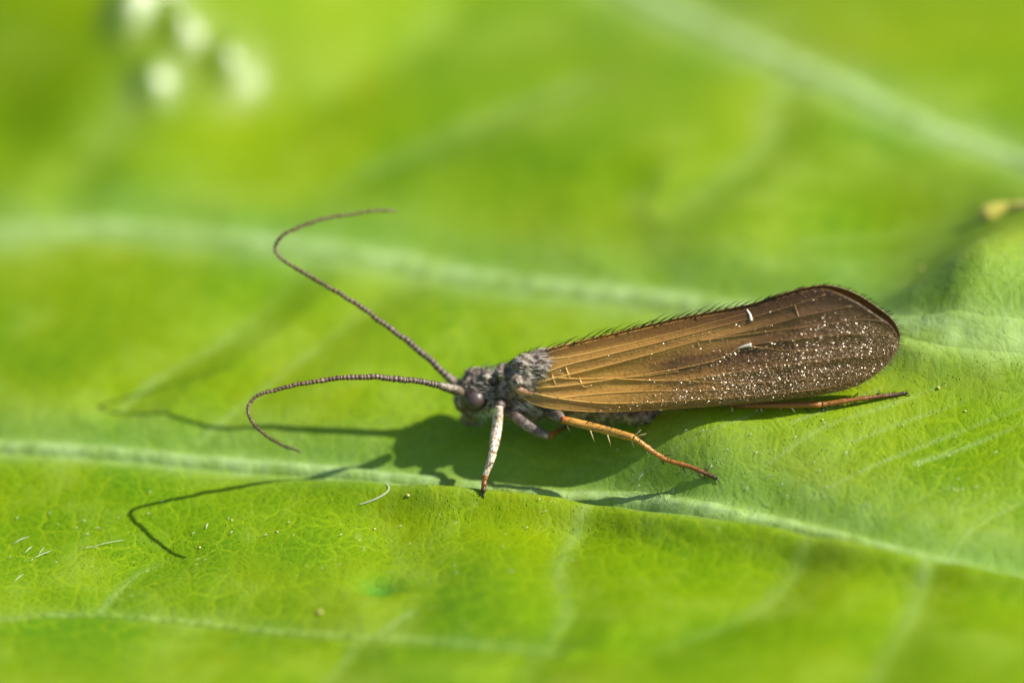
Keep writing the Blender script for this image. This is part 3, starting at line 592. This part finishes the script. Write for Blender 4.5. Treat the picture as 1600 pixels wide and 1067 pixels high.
# near hind leg: orange shin with black spines, foot on the leaf
f3 = foot(1118, 748); yk = -.15
K3 = at_y(878, 655, yk)[0]; A3 = at_y(990, 684, (yk+f3[1])/2-.005)[0]; B3 = at_y(1037, 716, (yk+2*f3[1])/3)[0]; 
lg = segm('leg', [pt(862,634,-.03), pt(866,642,-.07), K3], [20,22,18,13], M['grey_leg'], fly)
segm('tibia', [K3, at_y(935, 669, yk*.9+f3[1]*.1-.008)[0], A3], [11,13,13,12.5,12.5,11], M['orange_leg'], lg, n=40, t0=0, t1=.55)
segm('tarsus', [A3, B3, (B3+f3)/2+np.array((0, 0, .004)), f3], joints(None, [9,8,7.5,7,6.5,5.5], 5), M['orange_leg'], lg, n=60, t0=.5, t1=1)
spurs(lg, [(921,669,929,691,yk),(948,676,955,698,yk-.01),(986,685,991,700,A3[1]),(992,680,1002,671,A3[1]),(994,682,1010,677,A3[1]),(886,664,890,673,yk)])
spurs(lg, [(1035,718,1038,728,B3[1]),(1038,712,1056,709,B3[1]),(1068,730,1071,742,B3[1]*.5+f3[1]*.5),(905,656,914,652,yk),(925,661,933,655,yk),(948,668,956,664,yk),(1092,738,1096,746,f3[1])], 'dark_hair', 2.0)
claws(lg, f3, (.5, -.15, -.15)); bristles(lg, [K3, A3, B3, f3], 150, .013, 4)
# far hind leg: reddish foot stretched out behind under the wing tip
f4 = foot(1414, 616); 
K4 = at_y(1010, 632, -.03)[0]; hit = lambda a, b: at_depth(a, b, project(on_leaf(a, b, leaf_z))[:, 2]-.022)[0]; A4 = hit(1180, 633); C4 = hit(1284, 632); K4 = hit(1010, 634)
lg = segm('leg', [pt(880,636,.03), at_y(945,634,.02)[0], K4], [20,18,12], M['grey_leg'], fly)
segm('tibia', [K4, (K4+A4)/2, A4, C4], [9,10,10,10,11,10], M['brown_leg'], lg, t0=.2, t1=.25)
segm('tarsus', [C4, hit(1345, 623), f4], joints(None, [8.5,8,7,6.5,6,5], 4), M['brown_leg'], lg, n=48, t0=.25, t1=.97)
spurs(lg, [(1143,636,1147,654,A4[1]),(1187,634,1197,659,A4[1]),(1217,636,1225,645,A4[1]),(1236,636,1243,645,C4[1])], 'spur', 3)
spurs(lg, [(1258,637,1267,646,C4[1]),(1281,637,1291,644,C4[1]),(1331,625,1340,631,f4[1]),(1334,620,1342,612,f4[1]),(1372,620,1377,626,f4[1]),(1370,616,1378,613,f4[1]),(1392,617,1395,622,f4[1])], 'dark_hair', 2.4)
claws(lg, f4, (.5, .05, .05)); bristles(lg, [C4, (C4+f4)/2, f4], 80, .011, 5)
# far middle and front legs stand on the other side of the body
def far_leg(root, fx, fy, mat):
    g = np.array((fx, fy, float(leaf_z(np.array(fx), np.array(fy)))+.004)); k = (root+g)/2+np.array((.02, .03, .06))
    l = segm('leg', [root, (root+k)/2+np.array((0, 0, .012)), k], [14,16,11], M['grey_leg'], fly); a = k*.35+g*.65+np.array((0, .01, 0))
    segm('tibia', [k, (k+a)/2, a], [10,11,9], M[mat], l, t0=.1, t1=.4); segm('tarsus', [a, (a+g)/2+np.array((0, 0, -.004)), g], [8,7,6], M['brown_leg'], l, t0=.3, t1=1); claws(l, g, (-.3, .4, -.1))
far_leg(pt(790,634,.035), .03, .17, 'pale_leg'); far_leg(pt(835,634,.04), .20, .19, 'orange_leg')
# ---- hair on head and thorax
bd, bl = Bag(), Bag(); pj = project(BV)
sel = np.where((pj[:, 0] < 880) & (BN[:, 2] > -.2))[0]
for i in rng.choice(sel, 760):
    n = BN[i]; p = BV[i]; x = pj[i, 0]; top = n[2] > .35
    if x > 800 and top and rng.random() < .75 or rng.random() < .5:
        bl.add(*hair(p, n*.35+np.array((.75, 0, .05)), np.array((.1, 0, -.3)), rng.uniform(.012, .026), rng.uniform(.0008, .0018), 3))
    else:
        bd.add(*hair(p, n*.6+rng.normal(0, .25, 3)+np.array((.35, 0, .1)), np.array((.4, 0, -.2)), rng.uniform(.012, .03), .0010, 3))
for (a, b, dx, dz, L) in [(728,588,.35,.75,.055),(735,580,.5,.6,.05),(760,578,.35,.8,.05),(768,576,.5,.7,.05),(778,574,.5,.8,.045),(786,570,.45,.8,.05),(800,562,.5,.75,.055),(810,556,.6,.7,.055),(818,552,.6,.7,.05),(828,550,.7,.65,.05),(840,548,.7,.6,.05),(795,566,.4,.8,.04)]:
    for r_ in range(2): bd.add(*hair(pt(a+rng.uniform(-3, 3), b+4, rng.uniform(-.02, .02)), np.array((dx, rng.normal(0, .2), dz)), np.array((.7, 0, -.5)), L*rng.uniform(.8, 1.1), .0014, 6))
for _ in range(34): bl.add(*hair(pt(rng.uniform(806, 835), rng.uniform(626, 640), -.062), np.array((.8, -.25, -.35)), np.array((.1, 0, -.3)), rng.uniform(.015, .035), .0012, 4))
for _ in range(40): bl.add(*hair(pt(rng.uniform(748, 778), rng.uniform(628, 648), -.045), np.array((rng.normal(0, .3), -.3, -.8)), np.array((.1, 0, -.1)), rng.uniform(.01, .026), .0010, 4))
for _ in range(18): bl.add(*hair(pt(rng.uniform(757, 792), rng.uniform(574, 584), rng.uniform(-.03, .02)), np.array((rng.uniform(-.2, .6), -.2, .7)), np.array((.2, 0, -.2)), rng.uniform(.015, .03), .0016, 4))
tag(bd.build('dark_hair', M['dark_hair'], fly), kind='stuff'); tag(bl.build('pale_hair', M['pale_hair'], fly), kind='stuff')
# ---------------------------------------------------------------- small things lying on the leaf
# white lint fibre
q = spline(np.array([(562,790),(575,786),(590,780),(603,772),(608,764),(604,757),(602,754)], float), 40); P = on_leaf(q[:, 0], q[:, 1], leaf_z); P[:, 2] += .004
tag(mesh_obj('lint_fibre', *tube(P, np.concatenate([np.linspace(.0010, .0016, 20), np.linspace(.0016, .0008, 20)]), 6), M['fibre']), 'thin curled white lint fibre lying on the leaf in front of the midrib', 'fibre')
# yellow pollen grains
POL = [(637,775,2.8),(585,827,1.8),(312,856,2.0),(362,813,1.5),(433,831,1.7),(499,958,4),(1318,836,3.4),(1285,657,1.8),(1466,607,2.6),(1440,420,2.6),(1508,643,2.0)]
OWN = {(637,775): 'yellow pollen grain beside the curled white lint fibre', (1466,607): 'small yellow pollen grain just past the outstretched hind foot', (1440,420): 'yellow pollen grain on the raised fold past the wing tip',
 (1318,836): 'yellow pollen grain lying in the furrow of the midrib', (1285,657): 'tiny yellow pollen grain at the edge of the wing shadow', (1508,643): 'tiny pollen grain on a fine side vein past the hind foot', (499,958): 'larger yellow pollen grain beside the dark dent in the leaf'}
bmp = bmesh.new(); bmesh.ops.create_icosphere(bmp, subdivisions=2, radius=1.0)
for i, v in enumerate(bmp.verts): v.co *= 1+.12*math.sin(i*7.3)
pm = bpy.data.meshes.new('pollen_grain'); bmp.to_mesh(pm); bmp.free(); pm.materials.append(M['pollen']); pm.polygons.foreach_set('use_smooth', [True]*len(pm.polygons))
for (a, b, r) in POL:
    P = on_leaf(a, b, leaf_z)[0]; o = bpy.data.objects.new('pollen_grain', pm); sc.collection.objects.link(o)
    o.scale = (r*k_*1.25, r*k_, r*k_*.9); o.location = (P[0], P[1], P[2]+r*k_*.5); o.rotation_euler = (0, 0, a)
    tag(o, OWN.get((a, b), 'tiny yellow pollen grain on the leaf blade between its midrib and front rib'), 'pollen grain', 'pollen grains scattered on the leaf')
# withered yellow stalk lying behind the raised part of the leaf
q = [(1532,347,.355),(1545,340,.355),(1570,332,.345),(1600,327,.31),(1660,322,.225)]
P = np.vstack([at_depth(a, b, d) for a, b, d in q])
V, F = tube(spline(P, 40), np.interp(np.linspace(0, 1, 40), [0,.08,.2,.35,1], [.014,.034,.032,.022,.02]), 10)
tag(mesh_obj('withered_stalk', V, F, M['dry']), 'withered yellow stalk with a pale blunt tip resting on the leaf', 'stalk')
